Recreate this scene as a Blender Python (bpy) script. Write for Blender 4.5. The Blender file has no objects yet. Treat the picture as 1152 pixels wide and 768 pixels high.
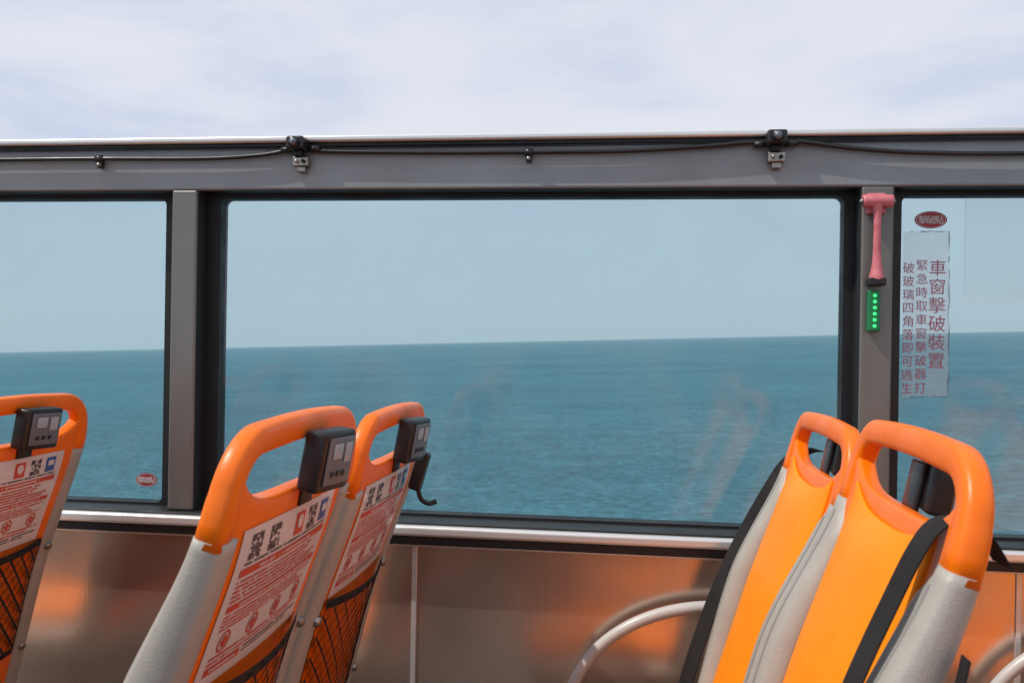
import bpy, bmesh, math, random
from mathutils import Vector, Matrix
random.seed(7)
scene = bpy.context.scene
scene.view_settings.view_transform = 'Standard'
scene.view_settings.look = 'None'
scene.view_settings.exposure = 0

# ------------------------------------------------------------------ materials
def mat_base(name):
    m = bpy.data.materials.new(name); m.use_nodes = True
    return m, m.node_tree, m.node_tree.nodes['Principled BSDF']

def pmat(name, col, rough=0.5, metal=0.0, var=0.12, vscale=9.0, bump=0.0, bscale=60.0, rvar=0.12,
         coat=0.0, stretch=(1, 1, 1), spec=0.5, dark=None):
    m, nt, b = mat_base(name)
    N, L = nt.nodes, nt.links
    tc = N.new('ShaderNodeTexCoord'); mp = N.new('ShaderNodeMapping')
    mp.inputs['Scale'].default_value = stretch
    L.new(tc.outputs['Object'], mp.inputs['Vector'])
    nz = N.new('ShaderNodeTexNoise'); nz.inputs['Scale'].default_value = vscale
    nz.inputs['Detail'].default_value = 6; nz.inputs['Roughness'].default_value = 0.62
    L.new(mp.outputs['Vector'], nz.inputs['Vector'])
    cr = N.new('ShaderNodeMapRange')
    cr.inputs['From Min'].default_value = 0.3; cr.inputs['From Max'].default_value = 0.7
    L.new(nz.outputs['Fac'], cr.inputs['Value'])
    mx = N.new('ShaderNodeMix'); mx.data_type = 'RGBA'
    d = dark if dark else tuple(c * (1 - 2 * var) for c in col)
    mx.inputs[6].default_value = (*d, 1); mx.inputs[7].default_value = (*col, 1)
    L.new(cr.outputs['Result'], mx.inputs[0]); L.new(mx.outputs[2], b.inputs['Base Color'])
    rr = N.new('ShaderNodeMapRange')
    rr.inputs['From Min'].default_value = 0.3; rr.inputs['From Max'].default_value = 0.7
    rr.inputs['To Min'].default_value = min(1, rough + rvar); rr.inputs['To Max'].default_value = max(0.02, rough - rvar)
    L.new(nz.outputs['Fac'], rr.inputs['Value']); L.new(rr.outputs['Result'], b.inputs['Roughness'])
    b.inputs['Metallic'].default_value = metal
    b.inputs['Coat Weight'].default_value = coat
    b.inputs['Specular IOR Level'].default_value = spec
    if bump > 0:
        n2 = N.new('ShaderNodeTexNoise'); n2.inputs['Scale'].default_value = bscale; n2.inputs['Detail'].default_value = 3
        L.new(mp.outputs['Vector'], n2.inputs['Vector'])
        bp = N.new('ShaderNodeBump'); bp.inputs['Strength'].default_value = bump; bp.inputs['Distance'].default_value = 0.002
        L.new(n2.outputs['Fac'], bp.inputs['Height']); L.new(bp.outputs['Normal'], b.inputs['Normal'])
    return m

M_orange = pmat('orange_plastic', (0.95, 0.178, 0.0015), 0.36, var=0.07, vscale=14, bump=0.15, bscale=260, spec=0.40)
M_vinyl = pmat('orange_vinyl', (1.0, 0.28, 0.001), 0.5, var=0.07, vscale=6, bump=0.25, bscale=420, spec=0.2)
M_greyv = pmat('grey_vinyl', (0.42, 0.395, 0.35), 0.48, var=0.10, vscale=9, bump=0.3, bscale=420)
M_greyp = pmat('grey_seat_plastic', (0.30, 0.285, 0.26), 0.42, var=0.10, bump=0.15, bscale=250)
M_black = pmat('black_plastic', (0.014, 0.014, 0.016), 0.38, var=0.2)
M_rubber = pmat('black_rubber', (0.011, 0.012, 0.014), 0.55, var=0.2)
M_belt = pmat('belt_webbing', (0.022, 0.020, 0.020), 0.75, var=0.2, bump=0.6, bscale=500, spec=0.25)
M_bus = pmat('bus_grey_paint', (0.265, 0.285, 0.295), 0.42, metal=0.15, var=0.08, vscale=4, bump=0.15, bscale=90)
M_pillar = pmat('pillar_metal', (0.20, 0.197, 0.183), 0.40, metal=0.35, var=0.16, vscale=5, stretch=(1, 1, .3))
M_alu = pmat('aluminium_trim', (0.80, 0.80, 0.79), 0.34, metal=0.55, var=0.08, vscale=10, stretch=(.4, 1, 1))
M_white = pmat('light_grey_tube', (0.55, 0.53, 0.50), 0.4, var=0.1)
M_floor = pmat('bus_floor', (0.12, 0.115, 0.11), 0.6, var=0.2, vscale=20)
M_steelc = pmat('clip_steel', (0.42, 0.38, 0.34), 0.35, metal=0.8, var=0.25, vscale=60)
M_pink = pmat('faded_red_plastic', (0.70, 0.22, 0.25), 0.42, var=0.22, vscale=30, dark=(0.45, 0.10, 0.11))
M_bluem = pmat('blue_grey_metal', (0.34, 0.40, 0.48), 0.35, metal=0.4)
M_paper = pmat('poster_paper', (0.70, 0.64, 0.62), 0.35, var=0.04, coat=0.3)
M_red = pmat('poster_red', (0.60, 0.07, 0.04), 0.4, var=0.08)
M_dark = pmat('poster_ink', (0.07, 0.06, 0.07), 0.4)
M_blue = pmat('poster_blue', (0.05, 0.12, 0.4), 0.4)
M_screen = pmat('screen_grey', (0.13, 0.145, 0.165), 0.3, var=0.05)
M_lcd = pmat('lcd_glass', (0.36, 0.40, 0.43), 0.12, var=0.05)
M_white2 = pmat('white_print', (0.7, 0.68, 0.68), 0.4, var=0.05)
M_asph = pmat('asphalt', (0.05, 0.05, 0.05), 0.9, var=0.2)

def steel_panel():
    m, nt, b = mat_base('stainless_panel'); N, L = nt.nodes, nt.links
    tc = N.new('ShaderNodeTexCoord')
    mp = N.new('ShaderNodeMapping'); mp.inputs['Scale'].default_value = (90, 1, 2.0)
    L.new(tc.outputs['Object'], mp.inputs['Vector'])
    nz = N.new('ShaderNodeTexNoise'); nz.inputs['Scale'].default_value = 3; nz.inputs['Detail'].default_value = 5
    L.new(mp.outputs['Vector'], nz.inputs['Vector'])
    n2 = N.new('ShaderNodeTexNoise'); n2.inputs['Scale'].default_value = 4.5; n2.inputs['Detail'].default_value = 6
    L.new(tc.outputs['Object'], n2.inputs['Vector'])
    mx = N.new('ShaderNodeMix'); mx.data_type = 'RGBA'
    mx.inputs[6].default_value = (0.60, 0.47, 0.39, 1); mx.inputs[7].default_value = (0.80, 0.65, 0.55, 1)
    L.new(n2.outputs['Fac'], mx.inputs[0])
    n4 = N.new('ShaderNodeTexNoise'); n4.inputs['Scale'].default_value = 130; n4.inputs['Detail'].default_value = 2
    L.new(tc.outputs['Object'], n4.inputs['Vector'])
    sp_ = N.new('ShaderNodeMapRange'); sp_.inputs[1].default_value = .70; sp_.inputs[2].default_value = .76; sp_.inputs[4].default_value = .6
    L.new(n4.outputs['Fac'], sp_.inputs[0])
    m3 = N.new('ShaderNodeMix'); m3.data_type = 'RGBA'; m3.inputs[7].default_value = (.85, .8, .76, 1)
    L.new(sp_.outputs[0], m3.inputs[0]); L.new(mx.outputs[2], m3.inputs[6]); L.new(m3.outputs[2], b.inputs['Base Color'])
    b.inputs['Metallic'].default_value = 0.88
    r = N.new('ShaderNodeMapRange'); r.inputs['To Min'].default_value = 0.14; r.inputs['To Max'].default_value = 0.36
    L.new(n2.outputs['Fac'], r.inputs['Value']); L.new(r.outputs['Result'], b.inputs['Roughness'])
    bp = N.new('ShaderNodeBump'); bp.inputs['Strength'].default_value = 0.25; bp.inputs['Distance'].default_value = 0.0008
    L.new(nz.outputs['Fac'], bp.inputs['Height'])
    n3 = N.new('ShaderNodeTexNoise'); n3.inputs['Scale'].default_value = 3.0; n3.inputs['Detail'].default_value = 1
    L.new(tc.outputs['Object'], n3.inputs['Vector'])
    b2 = N.new('ShaderNodeBump'); b2.inputs['Strength'].default_value = 0.5; b2.inputs['Distance'].default_value = 0.02
    L.new(n3.outputs['Fac'], b2.inputs['Height']); L.new(b2.outputs['Normal'], bp.inputs['Normal'])
    L.new(bp.outputs['Normal'], b.inputs['Normal'])
    return m
M_steel = steel_panel()

def glass_mat(name, tint, dust=0.02):
    m = bpy.data.materials.new(name); m.use_nodes = True
    nt = m.node_tree; N, L = nt.nodes, nt.links; N.clear()
    out = N.new('ShaderNodeOutputMaterial')
    tr = N.new('ShaderNodeBsdfTransparent'); tr.inputs['Color'].default_value = (*tint, 1)
    gl = N.new('ShaderNodeBsdfGlossy'); gl.inputs['Roughness'].default_value = 0.10
    fr = N.new('ShaderNodeFresnel'); fr.inputs['IOR'].default_value = 1.85
    mx = N.new('ShaderNodeMixShader')
    L.new(fr.outputs[0], mx.inputs[0]); L.new(tr.outputs[0], mx.inputs[1]); L.new(gl.outputs[0], mx.inputs[2])
    df = N.new('ShaderNodeBsdfDiffuse'); df.inputs['Color'].default_value = (.7, .7, .7, 1)
    tc = N.new('ShaderNodeTexCoord')
    nz = N.new('ShaderNodeTexNoise'); nz.inputs['Scale'].default_value = 3.5; nz.inputs['Detail'].default_value = 7
    nz.inputs['Distortion'].default_value = 1.2
    L.new(tc.outputs['Object'], nz.inputs['Vector'])
    mr = N.new('ShaderNodeMapRange'); mr.inputs['From Min'].default_value = 0.42; mr.inputs['From Max'].default_value = 0.8
    mr.inputs['To Min'].default_value = dust * .3; mr.inputs['To Max'].default_value = dust * 4
    L.new(nz.outputs['Fac'], mr.inputs['Value'])
    n4 = N.new('ShaderNodeTexNoise'); n4.inputs['Scale'].default_value = 110; n4.inputs['Detail'].default_value = 1
    L.new(tc.outputs['Object'], n4.inputs['Vector'])
    s4 = N.new('ShaderNodeMapRange'); s4.inputs[1].default_value = .775; s4.inputs[2].default_value = .82; s4.inputs[4].default_value = .35
    L.new(n4.outputs['Fac'], s4.inputs[0])
    ad = N.new('ShaderNodeMath'); ad.operation = 'ADD'; L.new(mr.outputs[0], ad.inputs[0]); L.new(s4.outputs[0], ad.inputs[1])
    m2 = N.new('ShaderNodeMixShader')
    L.new(ad.outputs[0], m2.inputs[0]); L.new(mx.outputs[0], m2.inputs[1]); L.new(df.outputs[0], m2.inputs[2])
    L.new(m2.outputs[0], out.inputs[0])
    return m
M_glass = glass_mat('tinted_glass', (0.565, 0.735, 0.755))

def film_mat(name, col, alpha):
    m = bpy.data.materials.new(name); m.use_nodes = True
    nt = m.node_tree; N, L = nt.nodes, nt.links; N.clear()
    out = N.new('ShaderNodeOutputMaterial')
    tr = N.new('ShaderNodeBsdfTransparent'); df = N.new('ShaderNodeBsdfPrincipled')
    df.inputs['Base Color'].default_value = (*col, 1); df.inputs['Roughness'].default_value = .35
    mx = N.new('ShaderNodeMixShader')
    tc = N.new('ShaderNodeTexCoord'); nz = N.new('ShaderNodeTexNoise'); nz.inputs['Scale'].default_value = 30
    nz.inputs['Detail'].default_value = 5
    L.new(tc.outputs['Object'], nz.inputs['Vector'])
    mr = N.new('ShaderNodeMapRange'); mr.inputs['To Min'].default_value = alpha * .75; mr.inputs['To Max'].default_value = min(1, alpha * 1.25)
    L.new(nz.outputs['Fac'], mr.inputs['Value']); L.new(mr.outputs[0], mx.inputs[0])
    L.new(tr.outputs[0], mx.inputs[1]); L.new(df.outputs[0], mx.inputs[2]); L.new(mx.outputs[0], out.inputs[0])
    return m
M_film = film_mat('clear_film', (0.72, 0.76, 0.78), 0.30)
M_film2 = film_mat('faint_film', (0.7, 0.76, 0.8), 0.10)
M_edge = film_mat('edge_grime', (.10, .10, .11), .6)

def led_mat():
    m, nt, b = mat_base('green_led')
    b.inputs['Base Color'].default_value = (0.02, 0.6, 0.15, 1)
    b.inputs['Emission Color'].default_value = (0.05, 1.0, 0.25, 1)
    b.inputs['Emission Strength'].default_value = 1.1
    return m
M_led = led_mat()
M_green = pmat('green_lens', (0.01, 0.20, 0.07), 0.25, var=0.1)

# ------------------------------------------------------------------ helpers
tops = []
def empty(name):
    o = bpy.data.objects.new(name, None); scene.collection.objects.link(o); tops.append(o); return o

def mk(name, verts, faces, mats, parent=None, smooth=True, fm=None, bevel=0, seg=3):
    me = bpy.data.meshes.new(name); me.from_pydata([tuple(v) for v in verts], [], faces); me.validate()
    if not isinstance(mats, (list, tuple)): mats = [mats]
    for m in mats: me.materials.append(m)
    if fm:
        for p, i in zip(me.polygons, fm): p.material_index = i
    bm = bmesh.new(); bm.from_mesh(me); bmesh.ops.recalc_face_normals(bm, faces=bm.faces); bm.to_mesh(me); bm.free()
    if smooth:
        for p in me.polygons: p.use_smooth = True
    o = bpy.data.objects.new(name, me); scene.collection.objects.link(o)
    if parent: o.parent = parent
    if bevel:
        b = o.modifiers.new('b', 'BEVEL'); b.width = bevel; b.segments = seg; b.limit_method = 'ANGLE'; b.angle_limit = math.radians(35)
        b.harden_normals = True
    return o

BF = [(0, 1, 3, 2), (4, 6, 7, 5), (0, 4, 5, 1), (2, 3, 7, 6), (0, 2, 6, 4), (1, 5, 7, 3)]
def box(name, x0, x1, y0, y1, z0, z1, mat, parent=None, bevel=0.0, seg=3):
    v = [(x, y, z) for x in (x0, x1) for y in (y0, y1) for z in (z0, z1)]
    return mk(name, v, BF, mat, parent, smooth=bevel > 0, bevel=bevel, seg=seg)

def tube(name, pts, r, mat, parent=None, n=10, res=6):
    P = [Vector(p) for p in pts]; out = []
    if res > 1 and len(P) > 2:
        for i in range(len(P) - 1):
            p0 = P[max(i - 1, 0)]; p1 = P[i]; p2 = P[i + 1]; p3 = P[min(i + 2, len(P) - 1)]
            for k in range(res):
                t = k / res
                out.append(0.5 * ((2 * p1) + (-p0 + p2) * t + (2 * p0 - 5 * p1 + 4 * p2 - p3) * t * t + (-p0 + 3 * p1 - 3 * p2 + p3) * t ** 3))
        out.append(P[-1])
    else: out = P
    rs = r if isinstance(r, (list, tuple)) else None
    V = []; F = []; up = None
    for i, p in enumerate(out):
        t = (out[min(i + 1, len(out) - 1)] - out[max(i - 1, 0)]).normalized()
        if up is None:
            up = t.cross(Vector((0.13, 1, 0.21))).normalized()
        up = (up - t * up.dot(t)).normalized(); s = t.cross(up)
        rad = r if rs is None else rs[0] + (rs[1] - rs[0]) * i / (len(out) - 1)
        for k in range(n):
            a = 2 * math.pi * k / n
            V.append(p + up * math.cos(a) * rad + s * math.sin(a) * rad)
    for i in range(len(out) - 1):
        for k in range(n):
            F.append((i * n + k, i * n + (k + 1) % n, (i + 1) * n + (k + 1) % n, (i + 1) * n + k))
    F.append(tuple(range(n))[::-1]); F.append(tuple((len(out) - 1) * n + k for k in range(n)))
    return mk(name, V, F, mat, parent)

def rrect(x0, x1, z0, z1, r, n=6):
    pts = []
    for cx, cz, a0 in ((x1 - r, z1 - r, 0), (x0 + r, z1 - r, 90), (x0 + r, z0 + r, 180), (x1 - r, z0 + r, 270)):
        for k in range(n + 1):
            a = math.radians(a0 + 90 * k / n); pts.append((cx + r * math.cos(a), cz + r * math.sin(a)))
    return pts

def ring(name, outer, inner, y0, y1, mat, parent, r_out=0.006, r_in=0.03):
    po = rrect(*outer, r_out); pi = rrect(*inner, r_in); n = len(po); V = []; F = []
    for y in (y0, y1):
        V += [(x, y, z) for x, z in po]; V += [(x, y, z) for x, z in pi]
    for k in range(n):
        j = (k + 1) % n
        F.append((k, j, n + j, n + k)); F.append((2 * n + k, 3 * n + k, 3 * n + j, 2 * n + j))
        F.append((k, 2 * n + k, 2 * n + j, j)); F.append((n + k, n + j, 3 * n + j, 3 * n + k))
    return mk(name, V, F, mat, parent, smooth=False)

# ------------------------------------------------------------------ bus body
bus = empty('open_top_bus')
X0, X1 = -4.4, 4.0
box('top_beam', X0, X1, 2.030, 2.150, 0.352, 0.452, M_bus, bus, 0.006)
box('beam_rubber_line', X0, X1, 2.024, 2.156, 0.4525, 0.461, M_rubber, bus, 0.002)
box('top_cap_rail', X0, X1, 2.012, 2.168, 0.4615, 0.477, M_alu, bus, 0.006)
wins = [
    (-4.30, -2.695, -4.24, -2.73), (-2.630, -1.089, -2.57, -1.135), (-1.026, 0.512, -0.992, 0.488),
    (0.579, 2.118, 0.612, 2.085), (2.185, 3.72, 2.22, 3.69)]
for i, (a, b, c, d) in enumerate(wins):
    ring(f'window_gasket_{i}', (a - 0.02, b + 0.02, -0.44, 0.365), (c, d, -0.4145, 0.340), 2.085, 2.125, M_rubber, bus, r_in=0.016)
    ring(f'reveal_lining_{i}', (a - .003, b + .003, -0.43, 0.3535), (a + .002, b - .002, -0.422, 0.3505), 2.034, 2.086, M_rubber, bus, r_in=0.004)
    mk(f'window_glass_{i}', [(a, 2.1, -.43), (b, 2.1, -.43), (b, 2.1, .35), (a, 2.1, .35)], [(0, 1, 2, 3)], M_glass, bus, smooth=False)
pil = [(-4.4, -4.30), (-2.695, -2.630), (-1.089, -1.026), (0.512, 0.579), (2.118, 2.185), (3.72, 4.0)]
for i, (a, b) in enumerate(pil):
    box(f'pillar_{i}', a, b, 2.026, 2.150, -0.4195, 0.3515, M_pillar, bus, 0.005)
box('sill_rail', X0, X1, 1.990, 2.084, -0.450, -0.4255, M_alu, bus, 0.008, 4)
box('sill_rail_lip', X0, X1, 2.006, 2.084, -0.4252, -0.4205, M_rubber, bus, 0.002)
box('sill_rubber', X0, X1, 2.004, 2.100, -0.472, -0.4505, M_rubber, bus, 0.003)
box('sill_lower_bead', X0, X1, 2.018, 2.100, -0.479, -0.4725, M_alu, bus, 0.003)
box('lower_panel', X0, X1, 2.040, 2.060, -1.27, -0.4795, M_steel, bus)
for i, sx in enumerate((-2.35, -0.479, 0.852, 1.8)):
    box(f'panel_seam_{i}', sx - .006, sx + .006, 2.0365, 2.0399, -1.27, -0.4798, M_alu, bus, 0.0012)
box('outer_skin', X0, X1, 2.130, 2.160, -3.2, -0.44, M_bus, bus, 0.004)
box('deck_floor', X0, X1, -0.45, 2.04, -1.32, -1.271, M_floor, bus)
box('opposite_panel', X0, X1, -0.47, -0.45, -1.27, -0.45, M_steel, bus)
box('opposite_sill', X0, X1, -0.475, -0.40, -0.449, -0.42, M_pillar, bus, .006)
box('opposite_skin', X0, X1, -0.60, -0.565, -3.2, -0.42, M_bus, bus, 0.004)

for k, cx in enumerate((0.225, 1.09)):
    g = empty('tubular_guard_rail')
    pts = []
    for j in range(19):
        t = math.pi * j / 18
        pts.append((cx - 0.345 * math.cos(t), 1.995, -0.875 + 0.30 * math.sin(t) ** 0.9))
    pts = [(cx - .345, 1.995, -1.265)] + pts + [(cx + .345, 1.995, -1.265)]
    tube('tube', pts, 0.0135, M_white, g, n=12, res=3)
    for sx in (-.345, .345):
        box('foot', cx + sx - .025, cx + sx + .025, 1.97, 2.03, -1.2695, -1.26, M_steelc, g, .002)

# ------------------------------------------------------------------ cable along beam
cab = empty('power_cable')
cz = [(-4.3, .43), (-3, .424), (-2.2, .43), (-1.9, .425), (-1.52, .427), (-1.272, .427), (-1.0, .425), (-.86, .432), (-.80, .441), (-.74, .442), (-.68, .438),
      (-.45, .4335), (-.223, .432), (0.0, .4325), (.18, .4415), (.26, .448), (.36, .449), (.40, .446), (.48, .434), (.60, .4235), (.75, .4185), (.90, .4195), (1.3, .43), (2.5, .425), (3.9, .43)]
tube('cable', [(x, 2.016, z) for x, z in cz], 0.0052, M_black, cab, n=8)
tube('thin_wire', [(x, 2.021, 0.4485 + 0.0015 * math.sin(x * 3.1)) for x in [-4.3 + .4 * i for i in range(21)]], 0.0022, M_black, cab, n=6, res=3)
for cx, z in ((-1.272, .427), (-.223, .432), (-2.2, .43), (1.3, .43)):
    c = empty('cable_clip')
    tube('band', [(cx - .009, 2.016, z), (cx + .009, 2.016, z)], 0.0085, M_black, c, n=10)
    box('tab', cx - .006, cx + .006, 2.014, 2.0295, z - .022, z - .004, M_black, c, .002)
    tube('screw', [(cx, 2.017, z - .015), (cx, 2.010, z - .015)], .0045, M_steelc, c, n=8)
for cx, z in ((-.765, .448), (.322, .448), (2.4, .448)):
    s = empty('clip_on_spotlight')
    box('housing', cx - .021, cx + .021, 1.975, 2.022, z - .010, z + .020, M_black, s, .005)
    tube('lens_ring', [(cx, 1.976, z + .005), (cx, 1.966, z + .004)], .0125, M_black, s, n=18)
    tube('lens', [(cx, 1.967, z + .005), (cx, 1.9645, z + .005)], .0085, M_screen, s, n=18)
    box('neck', cx - .010, cx + .010, 1.995, 2.018, z - .022, z - .0105, M_rubber, s, .002)
    box('bracket', cx - .015, cx + .022, 2.006, 2.0295, z - .045, z - .0225, M_steelc, s, .003)
    box('bracket_tongue', cx - .006, cx + .014, 2.010, 2.0295, z - .058, z - .0455, M_steelc, s, .002)
    tube('bolt_a', [(cx - .004, 2.009, z - .034), (cx - .004, 2.0, z - .034)], .0045, M_steelc, s, n=6)
    tube('bolt_b', [(cx + .012, 2.009, z - .034), (cx + .012, 2.0, z - .034)], .0045, M_rubber, s, n=6)
    tube('cable_gland_left', [(cx - .045, 2.013, z - .006), (cx - .02, 2.012, z - .004)], .007, M_black, s, n=10)
    tube('cable_gland_right', [(cx + .02, 2.012, z - .004), (cx + .048, 2.013, z - .003)], .007, M_black, s, n=10)

# ------------------------------------------------------------------ hammer + led
h = empty('emergency_hammer')
hx, hy = 0.5385, 2.004
prof = [(.3275, .004), (.325, .012), (.318, .0135), (.308, .0125), (.298, .0095), (.28, .0082), (.255, .0078), (.22, .0082), (.19, .0092), (.172, .0115), (.158, .0145), (.148, .0165), (.141, .014), (.1385, .004)]
V = []; F = []; n = 16
for z, r in prof:
    for k in range(n):
        a = 2 * math.pi * k / n; V.append((hx + r * math.cos(a), hy + .9 * r * math.sin(a), z))
for i in range(len(prof) - 1):
    for k in range(n): F.append((i * n + k, i * n + (k + 1) % n, (i + 1) * n + (k + 1) % n, (i + 1) * n + k))
F += [tuple(range(n)), tuple((len(prof) - 1) * n + k for k in range(n))]
mk('handle', V, F, M_pink, h)
tube('head', [(hx - .031, hy, .316), (hx - .016, hy, .3165), (hx + .016, hy, .3165), (hx + .031, hy, .316)], .0135, M_pink, h, n=16, res=2)
tube('striker_a', [(hx - .031, hy, .316), (hx - .038, hy, .316)], [.008, .002], M_steelc, h, res=1)
tube('striker_b', [(hx + .031, hy, .316), (hx + .038, hy, .316)], [.008, .002], M_steelc, h, res=1)
box('holder_top', hx - .020, hx + .020, 2.012, 2.0255, .290, .335, M_pink, h, .003)
box('holder_cup', hx - .018, hx + .018, 1.990, 2.0255, .133, .150, M_rubber, h, .004)
l = empty('led_indicator_lamp')
box('case', .5235, .5495, 2.008, 2.0255, .034, .124, M_green, l, .004)
for i in range(6):
    tube(f'led_{i}', [(.5365, 2.0078, .046 + i * .0132), (.5365, 2.0035, .046 + i * .0132)], .0036, M_led, l, n=8, res=1)

# ------------------------------------------------------------------ stickers & notices (CJK text)
def text(body, size, cx, cz, y, mat, parent, name='lettering', sx=1.0):
    cu = bpy.data.curves.new(name, 'FONT'); cu.body = body; cu.size = size; cu.align_x = 'CENTER'; cu.align_y = 'CENTER'; cu.resolution_u = 4
    o = bpy.data.objects.new(name, cu); scene.collection.objects.link(o)
    bpy.context.view_layer.update()
    me = bpy.data.meshes.new_from_object(o.evaluated_get(bpy.context.evaluated_depsgraph_get()))
    bpy.data.objects.remove(o)
    if len(me.vertices):
        xs = [v.co.x for v in me.vertices]; ys = [v.co.y for v in me.vertices]
        mx, my = (min(xs) + max(xs)) / 2, (min(ys) + max(ys)) / 2
        for v in me.vertices:
            v.co = Vector(((v.co.x - mx) * sx, v.co.y - my, 0))
    me.materials.clear(); me.materials.append(mat)
    t = bpy.data.objects.new(name, me); scene.collection.objects.link(t)
    t.rotation_euler = (math.radians(90), 0, 0); t.location = (cx, y, cz); t.parent = parent
    return t

def oval(cx, cz, rx, rz):
    s = empty('window_breaking_point_sticker')
    V = [(cx, 2.0965, cz)] + [(cx + rx * math.cos(a * math.pi / 16), 2.0965, cz + rz * math.sin(a * math.pi / 16)) for a in range(32)]
    mk('oval', V, [(0, 1 + i, 1 + (i + 1) % 32) for i in range(32)], M_stred, s, smooth=False)
    V = []
    for q in (.88, .92):
        V += [(cx + q * rx * math.cos(a * math.pi / 16), 2.0955, cz + q * rz * math.sin(a * math.pi / 16)) for a in range(32)]
    mk('white_line', V, [(i, (i + 1) % 32, 32 + (i + 1) % 32, 32 + i) for i in range(32)], M_white2, s, smooth=False)
    for k, ch in enumerate('擊破點'):
        text(ch, rz * 1.05, cx + (k - 1) * rx * .50, cz, 2.0953, M_white2, s)
M_stred = pmat('sticker_red', (0.36, 0.03, 0.04), 0.4, var=.1)
M_ink = pmat('faded_red_ink', (0.46, 0.12, 0.18), 0.5, var=.15)
oval(.678, .288, .035, .0195)
oval(-1.182, -.361, .029, .0170)
oval(-2.66 + .13, -.361, .029, .0170)

nt_ = empty('emergency_notice_sign')
def jag(p, q, n, amp):
    r = []
    for i in range(n):
        t = i / n
        r.append((p[0] + (q[0] - p[0]) * t + random.uniform(-amp, amp), p[1] + (q[1] - p[1]) * t + random.uniform(-amp, amp)))
    return r
edge = jag((.620, .262), (.719, .264), 14, .0012) + jag((.719, .264), (.722, -.108), 26, .0016) + jag((.722, -.108), (.622, -.112), 12, .0015) + jag((.622, -.112), (.620, .262), 6, .0006)
V = [(x, 2.0968, z) for x, z in edge]
mk('film', V, [tuple(range(len(V)))], M_film, nt_, smooth=False)
V = []
cxm, czm = .67, .075
V += [(x, 2.0960, z) for x, z in edge]
V += [(cxm + (x - cxm) * random.uniform(.93, .985), 2.0960, czm + (z - czm) * random.uniform(.984, .995)) for x, z in edge]
n = len(edge)
F = [(i, i + 1, n + i + 1, n + i) for i in range(2, 50) if random.random() < .8]
mk('worn_edge', V, F, M_edge, nt_, smooth=False)
for i, ch in enumerate('車窗擊破裝置'):
    text(ch, .0385, .694, .180 - i * .0415, 2.0950, M_ink, nt_)
for i, ch in enumerate('緊急時取車窗擊破器打'):
    text(ch, .0265, .661, .186 - i * .0305, 2.0950, M_ink, nt_)
for i, ch in enumerate('破玻璃四角落即可逃生'):
    text(ch, .0265, .632, .180 - i * .0300, 2.0950, M_ink, nt_)
fs = empty('window_film_sticker')
mk('film', [(.75, 2.0972, .102), (1.03, 2.0972, .102), (1.03, 2.0972, .338), (.75, 2.0972, .338)], [(0, 1, 2, 3)], M_film2, fs, smooth=False)
box('film_border', .7505, .753, 2.0958, 2.0966, .103, .337, M_film2, fs)
box('film_border_low', .7535, 1.03, 2.0958, 2.0966, .102, .1045, M_film2, fs)

# ------------------------------------------------------------------ seats
STEP = 0.005
_tab = [(0.0, 0.0)]
def sm(t): t = min(max(t, 0), 1); return t * t * (3 - 2 * t)
def theta(b):
    return math.radians(8 + 12 * sm(b / .22) - 6.5 * sm((b - .27) / .25))
for i in range(200):
    b = i * STEP; th = theta(b + STEP / 2); x, z = _tab[-1]
    _tab.append((x - math.sin(th) * STEP, z - math.cos(th) * STEP))
def P(a, b, n):
    if b < 0:
        th = theta(0); x = -math.sin(th) * b; z = -math.cos(th) * b
    else:
        i = min(int(b / STEP), 198); f = b / STEP - i; th = theta(b)
        x = _tab[i][0] * (1 - f) + _tab[i + 1][0] * f; z = _tab[i][1] * (1 - f) + _tab[i + 1][1] * f
    return Vector((x + n * math.cos(th), a, z - n * math.sin(th)))

parts = []
def spart(name, V, F, mats, bevel=0, seg=3, smooth=True, fm=None):
    o = mk(name, V, F, mats, None, smooth=smooth, fm=fm, bevel=bevel, seg=seg)
    parts.append((name, o.data, bevel, seg)); bpy.data.objects.remove(o)

def arch():
    path = [(-.216, .138), (-.215, .11), (-.213, .085)]
    for k in range(9):
        t = math.radians(90 * k / 8); path.append((-.211 + .066 * (1 - math.cos(t)), .080 - .060 * math.sin(t)))
    for k in range(1, 8): path.append((-.145 + .290 * k / 8, .020 - .004 * math.sin(math.pi * k / 8)))
    for k in range(9):
        t = math.radians(90 - 90 * k / 8); path.append((.211 - .066 * (1 - math.cos(t)), .080 - .060 * math.sin(t)))
    path += [(.213, .085), (.215, .11), (.216, .138)]
    V = []; F = []; ns = 20; N_ = len(path)
    for i, (a, b) in enumerate(path):
        a2, b2 = path[min(i + 1, N_ - 1)]; a1, b1 = path[max(i - 1, 0)]
        t = Vector((a2 - a1, b2 - b1)).normalized(); nr = Vector((t.y, -t.x))
        leg = sm((b - .03) / .09)
        w = .0180 + .0020 * leg; d = .0150 + .0030 * leg
        for k in range(ns):
            q = 2 * math.pi * k / ns; c, s = math.cos(q), math.sin(q)
            cc = math.copysign(abs(c) ** .62, c); ss = math.copysign(abs(s) ** .62, s)
            p = Vector((a, b)) + nr * cc * w
            V.append(P(p.x, p.y, ss * d))
    for i in range(N_ - 1):
        for k in range(ns): F.append((i * ns + k, i * ns + (k + 1) % ns, (i + 1) * ns + (k + 1) % ns, (i + 1) * ns + k))
    F += [tuple(range(ns)), tuple((N_ - 1) * ns + k for k in range(ns))]
    spart('handle', V, F, M_orange)
arch()

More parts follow.
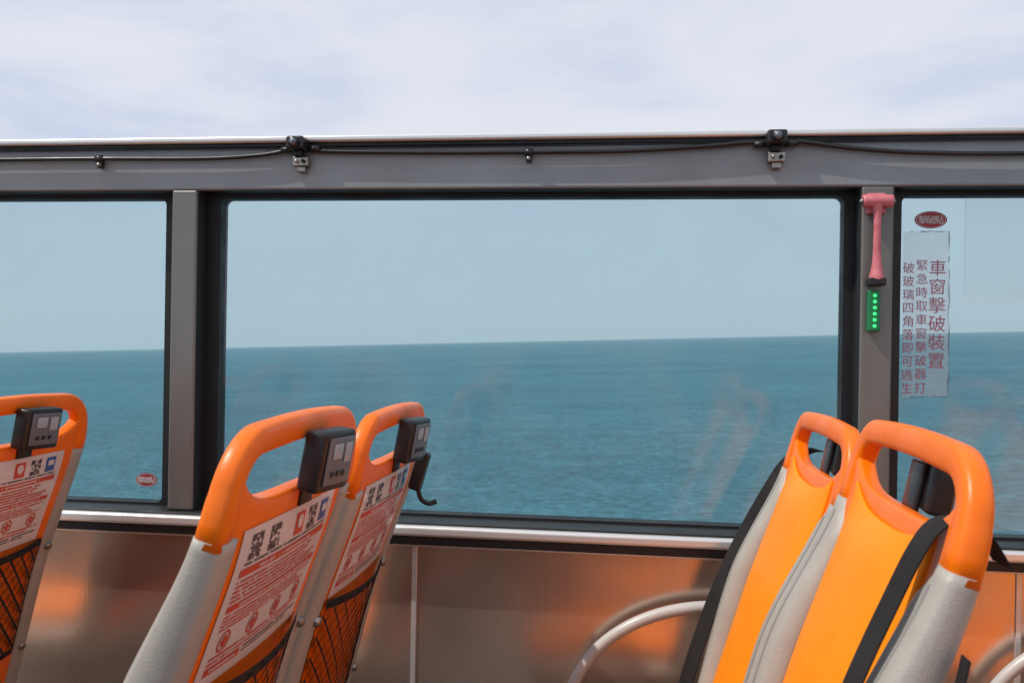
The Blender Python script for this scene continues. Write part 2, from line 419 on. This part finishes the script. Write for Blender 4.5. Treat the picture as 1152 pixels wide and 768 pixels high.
def slab(name, A0, A1, btop, bbot, nf, nr, mat, na=16, nb=30, bevel=.006):
    V = []; F = []
    for side in (0, 1):
        for j in range(nb + 1):
            for i in range(na + 1):
                t = i / na; s = j / nb
                aa = A0 + (A1 - A0) * t
                bt = btop(aa) if callable(btop) else btop
                b = bt + (bbot - bt) * s
                V.append(P(aa, b, (nf if side == 0 else nr)(aa, b)))
    W = na + 1; K = W * (nb + 1)
    for j in range(nb):
        for i in range(na):
            q = (j * W + i, j * W + i + 1, (j + 1) * W + i + 1, (j + 1) * W + i)
            F.append(q); F.append(tuple(K + v for v in q[::-1]))
    for i in range(na):
        F.append((i, K + i, K + i + 1, i + 1)); o = nb * W
        F.append((o + i, o + i + 1, K + o + i + 1, K + o + i))
    for j in range(nb):
        F.append((j * W, (j + 1) * W, K + (j + 1) * W, K + j * W)); o = na
        F.append((j * W + o, K + j * W + o, K + (j + 1) * W + o, (j + 1) * W + o))
    spart(name, V, F, mat, bevel)

slab('back_shell', -.207, .207, lambda a: .098 - .042 * abs(a / .2) ** 5, .70,
     lambda a, b: -.010 - .003 * (abs(a) / .2) ** 2, lambda a, b: .014 + .008 * (1 - (a / .2) ** 2) * sm((b - .09) / .1), M_orange)
slab('front_cushion', -.163, .163, lambda a: .125 - .020 * abs(a / .14) ** 3, .69,
     lambda a, b: -.016 - .014 * (1 - (a / .163) ** 4) * sm((b - .11) / .06) - .008 * sm((b - .4) / .2), lambda a, b: -.0105, M_vinyl, bevel=.007)

def side_frame(sgn):
    V = []; F = []; nb = 44; cnt = None
    for j in range(nb + 1):
        b = .128 + (.72 - .128) * j / nb
        g = sm((b - .10) / .28)
        nfr = -(.0185 + .026 * g); nre = .018
        ai = .190 - .027 * sm((b - .13) / .05); ao = .2350 + .003 * g; am = .190
        sec = [(ai, -.006), (ai + .001, nfr * .45), (ai + .008, nfr * .86), (ai + .020, nfr * 1.0), (ao - .020, nfr * 1.0), (ao - .007, nfr * .93), (ao, nfr * .72),
               (ao + .001, nfr * .3), (ao, .008), (ao - .005, nre * .85), (ao - .014, nre * 1.08), (am + .008, nre * 1.12), (am, nre * 1.05), (am - .002, .0)]
        cnt = len(sec)
        for a, n in sec: V.append(P(a * sgn, b, n))
    for j in range(nb):
        for k in range(cnt): F.append((j * cnt + k, j * cnt + (k + 1) % cnt, (j + 1) * cnt + (k + 1) % cnt, (j + 1) * cnt + k))
    F += [tuple(range(cnt)), tuple(nb * cnt + k for k in range(cnt))]
    spart('side_frame_' + ('far' if sgn > 0 else 'near'), V, F, M_greyv, bevel=0)
    V = []; F = []
    for j in range(nb + 1):
        b = .150 + (.70 - .150) * j / nb; g = sm((b - .10) / .28); nfr = -(.0185 + .026 * g)
        ca, cn = .205, nfr * 1.0
        for k in range(6):
            q = k * math.pi / 3; V.append(P((ca + .0022 * math.cos(q)) * sgn, b, cn + .0022 * math.sin(q)))
    for j in range(nb):
        for k in range(6): F.append((j * 6 + k, j * 6 + (k + 1) % 6, (j + 1) * 6 + (k + 1) % 6, (j + 1) * 6 + k))
    spart('piping_' + ('far' if sgn > 0 else 'near'), V, F, M_greyp)
side_frame(1); side_frame(-1)

def nrear(a, b): return .014 + .008 * (1 - (a / .2) ** 2) * sm((b - .09) / .1)
def poster():
    V = []; F = []; FM = []
    KB, B0 = .80, .125
    def Q(a, b, n): b = B0 + (b - B0) * KB; return P(a, b, nrear(a, b) + n)
    def rect(a0, a1, b0, b1, m, lift, na=1, nb=1):
        base = len(V)
        for j in range(nb + 1):
            for i in range(na + 1):
                V.append(Q(a0 + (a1 - a0) * i / na, b0 + (b1 - b0) * j / nb, lift))
        for j in range(nb):
            for i in range(na):
                F.append((base + j * (na + 1) + i, base + j * (na + 1) + i + 1, base + (j + 1) * (na + 1) + i + 1, base + (j + 1) * (na + 1) + i)); FM.append(m)
    def disc(a, b, r, m, lift, r0=0):
        base = len(V); k_ = 14
        for k in range(k_):
            q = 2 * math.pi * k / k_
            V.append(Q(a + r * math.cos(q), b + r * math.sin(q) / KB, lift))
            if r0: V.append(Q(a + r0 * math.cos(q), b + r0 * math.sin(q) / KB, lift))
        if r0:
            for k in range(k_): F.append((base + 2 * k, base + 2 * ((k + 1) % k_), base + 2 * ((k + 1) % k_) + 1, base + 2 * k + 1)); FM.append(m)
        else: F.append(tuple(range(base, base + k_))); FM.append(m)
    A0, A1, B1 = -.168, .158, .385
    rect(A0, A1, B0, B1, 0, .0014, 12, 14)
    L1, L2 = .0022, .0028
    for q, a in enumerate((-.140, -.085, .000, .050, .100)):
        s = .032; c = s / 11; b0 = B0 + .012; e = c / KB
        if q == 2:
            rect(a, a + s, b0, b0 + s * 1.2, 2, L1); disc(a + s / 2, b0 + s / 2, s * .3, 0, L2); continue
        if q == 4:
            rect(a, a + s, b0, b0 + s * 1.2, 3, L1); rect(a + .006, a + s - .006, b0 + .008, b0 + .022, 0, L2); continue
        for i in range(11):
            for j in range(11):
                corner = (i < 3 and j < 3) or (i > 7 and j < 3) or (i < 3 and j > 7)
                if corner or random.random() < .48: rect(a + i * c, a + i * c + c, b0 + j * e, b0 + j * e + e, 1, L1)
    def line(a0, a1, b, hgt, m, lift=L1):
        a = a0
        while a < a1:
            w = random.uniform(.45, 1.0) * hgt
            if random.random() < .9: rect(a, min(a + w, a1), b, b + hgt * random.uniform(.75, 1), m, lift)
            a += w + hgt * .22
    line(-.145, .14, B0 + .055, .0045, 1)
    rect(-.150, .142, B0 + .064, B0 + .077, 2, L1, 8, 1); line(-.10, .10, B0 + .0675, .0055, 0, L2)
    y = B0 + .083
    for k in range(5):
        line(-.150, random.uniform(.08, .14), y, .0048, 2); y += .0078
    rect(-.150, .142, y + .001, y + .0125, 2, L1, 8, 1); line(-.12, .12, y + .004, .0050, 0, L2); y += .018
    for k in range(4):
        line(-.150, random.uniform(.06, .14), y, .0042, 2); y += .0070
    y += .003
    for q in range(4):
        a = -.125 + q * .078
        disc(a, y + .016, .0150, 2, L1, .0118); rect(a - .004, a + .004, y + .006, y + .026, 2, L2); rect(a - .009, a + .009, y + .013, y + .018, 2, L2)
    y += .037
    line(-.150, .14, y, .0052, 2); line(-.150, .11, y + .009, .0045, 2)
    rect(-.150, -.06, y + .017, y + .031, 2, L1, 3, 1); line(-.140, -.07, y + .021, .0058, 0, L2)
    line(-.05, .14, y + .018, .0045, 1); line(-.05, .10, y + .026, .004, 1)
    spart('passenger_info_poster', V, F, [M_paper, M_dark, M_red, M_blue], fm=FM, smooth=False)
poster()

def net():
    V = []; F = []
    a0, a1, b0, b1 = -.176, .176, .340, .60
    def nn(a, b): return nrear(a, b) + .006 + .018 * (1 - (a / .176) ** 2) * (1 - .5 * (b - b0) / (b1 - b0))
    def strip(p, q, w):
        seg = 14; base = len(V); d = Vector((q[0] - p[0], q[1] - p[1])).normalized(); m = Vector((d.y, -d.x)) * w / 2
        for i in range(seg + 1):
            t = i / seg; a = p[0] + (q[0] - p[0]) * t; b = p[1] + (q[1] - p[1]) * t
            V.append(P(a + m.x, b + m.y, nn(a, b) - .0015)); V.append(P(a - m.x, b - m.y, nn(a, b) + .0015))
        for i in range(seg): F.append((base + 2 * i, base + 2 * i + 1, base + 2 * i + 3, base + 2 * i + 2))
    pitch = .040; Hh = b1 - b0; Ww = a1 - a0
    k = -Hh
    while k < Ww:
        for sg in (1, -1):
            t0 = max(0, -k); t1 = min(Hh, Ww - k)
            if t1 > t0:
                pa, qa = a0 + k + t0, a0 + k + t1
                if sg < 0: pa, qa = -pa, -qa
                strip((pa, b0 + t0), (qa, b0 + t1), .0080)
        k += pitch
    strip((a0, b0), (a1, b0), .016)
    strip((a0, b1), (a1, b1), .01); strip((a0, b0), (a0, b1), .010); strip((a1, b0), (a1, b1), .010)
    spart('net_pocket', V, F, M_belt, smooth=False)
net()

def pbox(name, a0, a1, b0, b1, n0, n1, mat, bevel=.003, slant=0.0):
    V = [P(a, b, n + (a - .02) * slant) for a in (a0, a1) for b in (b0, b1) for n in (n0, n1)]
    spart(name, V, BF, mat, bevel)
SL = .14; DA = -.038
pbox('audio_unit_case', .005 + DA, .098 + DA, .018, .098, .024, .054, M_black, .006, SL)
pbox('audio_unit_mount', .035 + DA, .08 + DA, .040, .125, .012, .0205, M_black, .003)
pbox('audio_unit_plate', .016 + DA, .090 + DA, .026, .088, .0542, .0565, M_screen, .002, SL)
pbox('audio_unit_display', .028 + DA, .054 + DA, .034, .054, .0567, .0575, M_lcd, .0005, SL)
pbox('audio_unit_label', .062 + DA, .082 + DA, .034, .060, .0567, .0575, M_lcd, .0005, SL)
for i in range(3):
    pbox(f'audio_unit_button_{i}', .030 + DA + i * .016, .038 + DA + i * .016, .070, .077, .0567, .0580, M_black, .0005, SL)
for sg in (-1, 1):
    for bb in (.36, .60):
        V = []; F = []; c = (.208 * sg, bb)
        for nn_, r in ((.018, .009), (.026, .009), (.029, .006)):
            for k in range(12):
                q = k * math.pi / 6; V.append(P(c[0] + r * math.cos(q), c[1] + r * math.sin(q), nn_))
        for j in range(2):
            for k in range(12): F.append((j * 12 + k, j * 12 + (k + 1) % 12, (j + 1) * 12 + (k + 1) % 12, (j + 1) * 12 + k))
        F.append(tuple(24 + k for k in range(12)))
        spart('frame_bolt', V, F, M_steelc)
def bbox_local(name, x0, x1, y0, y1, z0, z1, mat, bevel):
    v = [(x, y, z) for x in (x0, x1) for y in (y0, y1) for z in (z0, z1)]
    spart(name, v, BF, mat, bevel)
bx, bz = _tab[int(.70 / STEP)]
bbox_local('seat_pan', bx - .40, bx + .03, -.22, .22, bz - .07, bz + .0, M_greyv, .025)
bbox_local('seat_cushion', bx - .41, bx - .04, -.15, .15, bz + .001, bz + .03, M_vinyl, .014)
bbox_local('pedestal', bx - .30, bx - .10, -.16, .16, bz - .42, bz - .071, M_greyp, .01)

def ribbon(name, pts, w, mat, parent, wa=1.0, wn=0.0):
    Q = [Vector(p) for p in pts]; out = []
    for i in range(len(Q) - 1):
        p0 = Q[max(i - 1, 0)]; p1 = Q[i]; p2 = Q[i + 1]; p3 = Q[min(i + 2, len(Q) - 1)]
        for k in range(8):
            t = k / 8
            out.append(0.5 * ((2 * p1) + (-p0 + p2) * t + (2 * p0 - 5 * p1 + 4 * p2 - p3) * t * t + (-p0 + 3 * p1 - 3 * p2 + p3) * t ** 3))
    out.append(Q[-1]); V = []; F = []
    for i, p in enumerate(out):
        h2 = w / 2; th = .0011
        for s1, s2 in ((-1, -1), (1, -1), (1, 1), (-1, 1)):
            V.append(P(p.x + s1 * h2 * wa - s2 * th * wn, p.y, p.z + s1 * h2 * wn + s2 * th * wa))
    for i in range(len(out) - 1):
        for k in range(4): F.append((i * 4 + k, i * 4 + (k + 1) % 4, (i + 1) * 4 + (k + 1) % 4, (i + 1) * 4 + k))
    F += [(0, 1, 2, 3), tuple((len(out) - 1) * 4 + k for k in range(4))]
    return mk(name, V, F, mat, parent, smooth=False)

def seat(X, Y, Z, belt=None):
    e = empty('bus_seat'); e.location = (X, Y, Z)
    for name, me, bev, seg in parts:
        o = bpy.data.objects.new(name, me); scene.collection.objects.link(o); o.parent = e
        if bev:
            b = o.modifiers.new('b', 'BEVEL'); b.width = bev; b.segments = seg; b.limit_method = 'ANGLE'; b.angle_limit = math.radians(40)
    zl = bz - .42
    fl = -1.27 - Z
    if zl > fl + .005:
        v = [(x, y, z) for x in (bx - .34, bx - .06) for y in (-.18, .18) for z in (fl + .001, zl - .001)]
        mk('pedestal_foot', v, BF, M_steelc, e, smooth=True, bevel=.005)
    if belt == 'near':
        ribbon('seat_belt', [(-.160, .115, .060), (-.164, .088, .030), (-.168, .080, .004), (-.173, .092, -.020), (-.178, .125, -.034), (-.184, .18, -.043), (-.192, .28, -.051), (-.200, .42, -.054), (-.205, .55, -.055), (-.21, .69, -.05)], .034, M_belt, e, .985, -.17)
    if belt == 'far':
        ribbon('seat_belt', [(.200, .075, .040), (.215, .085, .015), (.236, .12, -.008), (.243, .18, -.022), (.246, .30, -.038), (.248, .45, -.052), (.25, .60, -.062), (.25, .69, -.06)], .038, M_belt, e, .80, -.60)
    return e

sB = seat(-.428, 1.16, -.100)
sC = seat(-.430, 1.66, -.127)
sA = seat(-1.210, 1.66, -.127)
sA2 = seat(-1.210, 1.16, -.100)
sD = seat(.368, 1.66, -.127, 'far')
sE = seat(.364, 1.16, -.100, 'near')
seat(1.14, 1.66, -.127, 'far'); seat(1.14, 1.16, -.1, 'near')
for X in (-1.21, 1.13):
    for Y in (-.19, .26): seat(X, Y, -.11)

V = [P(a, b, n) for a in (.092, .120) for b in (.090, .165) for n in (.036, .062)]
mk('earphone_holder', V, BF, M_black, sC, bevel=.006)
tube('hook', [P(.106, .160, .055), P(.11, .178, .068), P(.115, .182, .085), P(.12, .174, .098)], .0050, M_black, sC, n=8)

V = [P(a, b, n) for a in (-.266, -.241) for b in (.25, .37) for n in (.005, .038)]
mk('belt_retractor', V, BF, M_black, sE, bevel=.006)
tube('buckle_bar', [P(-.252, .33, .03), P(-.252, .325, .06), P(-.252, .32, .095)], .006, M_bluem, sE, n=10)
V = [P(a, b, n) for a in (-.264, -.240) for b in (.310, .330) for n in (.045, .110)]
mk('buckle_plate', V, BF, M_bluem, sE, bevel=.004)
ribbon('belt_tail', [(-.247, .2, .018), (-.25, .28, .028), (-.252, .40, .038), (-.25, .55, .0)], .02, M_belt, sE)

# ------------------------------------------------------------------ road (bus frame)
road = mk('coastal_road', [(-60, -8, -3.6), (60, -8, -3.6), (60, 5, -3.6), (-60, 5, -3.6)], [(0, 1, 2, 3)], M_asph, None, smooth=False)
tops.append(road)

# ------------------------------------------------------------------ camera and bus/world transform
psi = math.radians(7.2); c, s = math.cos(psi), math.sin(psi)
Rv = Vector((c, s, 0)); Fw = Vector((-s, c, 0)); Up = Vector((0, 0, 1))
def cam_matrix(roll, loc):
    R2 = Rv * math.cos(roll) + Up * math.sin(roll); U2 = Up * math.cos(roll) - Rv * math.sin(roll)
    m = Matrix.Identity(4)
    for i, v in enumerate((R2, U2, -Fw)):
        for r in range(3): m[r][i] = v[r]
    m.translation = loc
    return m
Mb = cam_matrix(math.radians(0.93), Vector((0, 0, 0)))
H = 16.0
Mw = cam_matrix(math.radians(-1.19), Vector((0, 0, H)))
R = Mw @ Mb.inverted()
bpy.context.view_layer.update()
for o in tops:
    o.matrix_world = R @ Matrix.Translation(o.location)
cam = bpy.data.cameras.new('camera'); co = bpy.data.objects.new('camera', cam); scene.collection.objects.link(co)
cam.sensor_width = 36; cam.lens = 36 * 1000 / 1152; cam.clip_start = .05; cam.clip_end = 80000
cam.dof.use_dof = True; cam.dof.focus_distance = 1.95; cam.dof.aperture_fstop = 9
co.matrix_world = Mw; scene.camera = co

# ------------------------------------------------------------------ sea
V = [(0, 0, 0)]; F = []; rr_ = [30, 80, 200, 600, 2000, 8000, 30000]; K = 64
for r in rr_:
    for k in range(K): V.append((r * math.cos(2 * math.pi * k / K), r * math.sin(2 * math.pi * k / K), 0))
for k in range(K): F.append((0, 1 + k, 1 + (k + 1) % K))
for j in range(len(rr_) - 1):
    for k in range(K): F.append((1 + j * K + k, 1 + j * K + (k + 1) % K, 1 + (j + 1) * K + (k + 1) % K, 1 + (j + 1) * K + k))
def sea_mat():
    m = bpy.data.materials.new('sea_water'); m.use_nodes = True
    nt = m.node_tree; N, L = nt.nodes, nt.links; N.clear()
    out = N.new('ShaderNodeOutputMaterial')
    tc = N.new('ShaderNodeTexCoord')
    def noise(scale, detail, st, rough=.55, dist=0):
        mp = N.new('ShaderNodeMapping'); mp.inputs['Scale'].default_value = st; L.new(tc.outputs['Object'], mp.inputs['Vector'])
        n = N.new('ShaderNodeTexNoise'); n.inputs['Scale'].default_value = scale; n.inputs['Detail'].default_value = detail
        n.inputs['Roughness'].default_value = rough; n.inputs['Distortion'].default_value = dist
        L.new(mp.outputs[0], n.inputs['Vector']); return n
    big = noise(.010, 5, (.6, 1.0, 1), .6); mid = noise(.16, 5, (.8, 1.0, 1), .6, .4); fine = noise(.9, 5, (.8, 1.0, 1), .65, .4)
    def mapr(n, a, b, c_, d):
        r = N.new('ShaderNodeMapRange'); r.inputs[1].default_value = a; r.inputs[2].default_value = b; r.inputs[3].default_value = c_; r.inputs[4].default_value = d
        L.new(n, r.inputs[0]); return r
    m1 = N.new('ShaderNodeMix'); m1.data_type = 'RGBA'
    m1.inputs[6].default_value = (0.066, 0.172, 0.222, 1); m1.inputs[7].default_value = (0.088, 0.222, 0.270, 1)
    L.new(mapr(big.outputs['Fac'], .35, .65, 0, 1).outputs[0], m1.inputs[0])
    add = N.new('ShaderNodeMath'); add.operation = 'MULTIPLY'
    L.new(mapr(mid.outputs['Fac'], .3, .7, .84, 1.16).outputs[0], add.inputs[0]); L.new(mapr(fine.outputs['Fac'], .3, .7, .62, 1.38).outputs[0], add.inputs[1])
    sc = N.new('ShaderNodeVectorMath'); sc.operation = 'SCALE'
    L.new(m1.outputs[2], sc.inputs[0]); L.new(add.outputs[0], sc.inputs['Scale'])
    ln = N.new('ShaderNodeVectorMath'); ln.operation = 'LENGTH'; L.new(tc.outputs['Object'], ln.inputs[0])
    hz = mapr(ln.outputs['Value'], 400, 8000, 0, .45)  # aerial haze painted into the water colour, paler with distance from the bus
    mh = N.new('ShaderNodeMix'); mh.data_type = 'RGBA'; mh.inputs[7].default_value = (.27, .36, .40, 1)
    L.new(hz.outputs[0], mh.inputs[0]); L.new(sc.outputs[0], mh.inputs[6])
    df = N.new('ShaderNodeBsdfDiffuse'); L.new(mh.outputs[2], df.inputs['Color'])
    gl = N.new('ShaderNodeBsdfGlossy'); gl.inputs['Roughness'].default_value = .25
    bp = N.new('ShaderNodeBump'); bp.inputs['Strength'].default_value = 1.0; bp.inputs['Distance'].default_value = .6
    L.new(fine.outputs['Fac'], bp.inputs['Height'])
    L.new(bp.outputs['Normal'], df.inputs['Normal']); L.new(bp.outputs['Normal'], gl.inputs['Normal'])
    mx = N.new('ShaderNodeMixShader'); mx.inputs[0].default_value = .10
    L.new(df.outputs[0], mx.inputs[1]); L.new(gl.outputs[0], mx.inputs[2]); L.new(mx.outputs[0], out.inputs[0])
    return m
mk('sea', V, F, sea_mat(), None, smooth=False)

# ------------------------------------------------------------------ sky + sun
sd = Vector((-.52, -.22, .82)).normalized()
w = bpy.data.worlds.new('World'); scene.world = w; w.use_nodes = True
nt = w.node_tree; N, L = nt.nodes, nt.links
bg = N['Background']; bg.inputs['Strength'].default_value = 0.1
sk = N.new('ShaderNodeTexSky'); sk.sky_type = 'NISHITA'; sk.sun_disc = False
sk.sun_elevation = math.asin(sd.z); sk.sun_rotation = math.atan2(sd.x, sd.y); sk.air_density = 1.0; sk.dust_density = 1.5
tc = N.new('ShaderNodeTexCoord'); mp = N.new('ShaderNodeMapping'); mp.inputs['Scale'].default_value = (1.0, 1.0, 3.6)
mp.inputs['Rotation'].default_value = (0, math.radians(7), 0)
L.new(tc.outputs['Generated'], mp.inputs['Vector'])
nz = N.new('ShaderNodeTexNoise'); nz.inputs['Scale'].default_value = 2.3; nz.inputs['Detail'].default_value = 7; nz.inputs['Roughness'].default_value = .50
nz.inputs['Distortion'].default_value = .3
L.new(mp.outputs[0], nz.inputs['Vector'])
mr = N.new('ShaderNodeMapRange'); mr.inputs[1].default_value = .36; mr.inputs[2].default_value = .60; mr.interpolation_type = 'SMOOTHSTEP'
L.new(nz.outputs['Fac'], mr.inputs[0])
cl = N.new('ShaderNodeMix'); cl.data_type = 'RGBA'
cl.inputs[6].default_value = (6.1, 6.85, 8.6, 1); cl.inputs[7].default_value = (8.2, 8.4, 9.2, 1)
L.new(mr.outputs[0], cl.inputs[0])
sp = N.new('ShaderNodeSeparateXYZ'); L.new(tc.outputs['Generated'], sp.inputs[0])
hz = N.new('ShaderNodeMapRange'); hz.inputs[1].default_value = .10; hz.inputs[2].default_value = .20; L.new(sp.outputs['Z'], hz.inputs[0])
hm = N.new('ShaderNodeMix'); hm.data_type = 'RGBA'; hm.inputs[6].default_value = (7.1, 7.7, 8.8, 1)
L.new(hz.outputs[0], hm.inputs[0]); L.new(cl.outputs[2], hm.inputs[7])
fm = N.new('ShaderNodeMix'); fm.data_type = 'RGBA'; fm.inputs[0].default_value = .9
L.new(sk.outputs[0], fm.inputs[6]); L.new(hm.outputs[2], fm.inputs[7])
L.new(fm.outputs[2], bg.inputs['Color'])
sun = bpy.data.lights.new('sun', 'SUN'); sun.energy = 3.3; sun.angle = math.radians(.5); sun.color = (1, .94, .86)
so = bpy.data.objects.new('sun', sun); scene.collection.objects.link(so)
so.rotation_euler = sd.to_track_quat('Z', 'Y').to_euler(); so.location = (0, 0, 40)
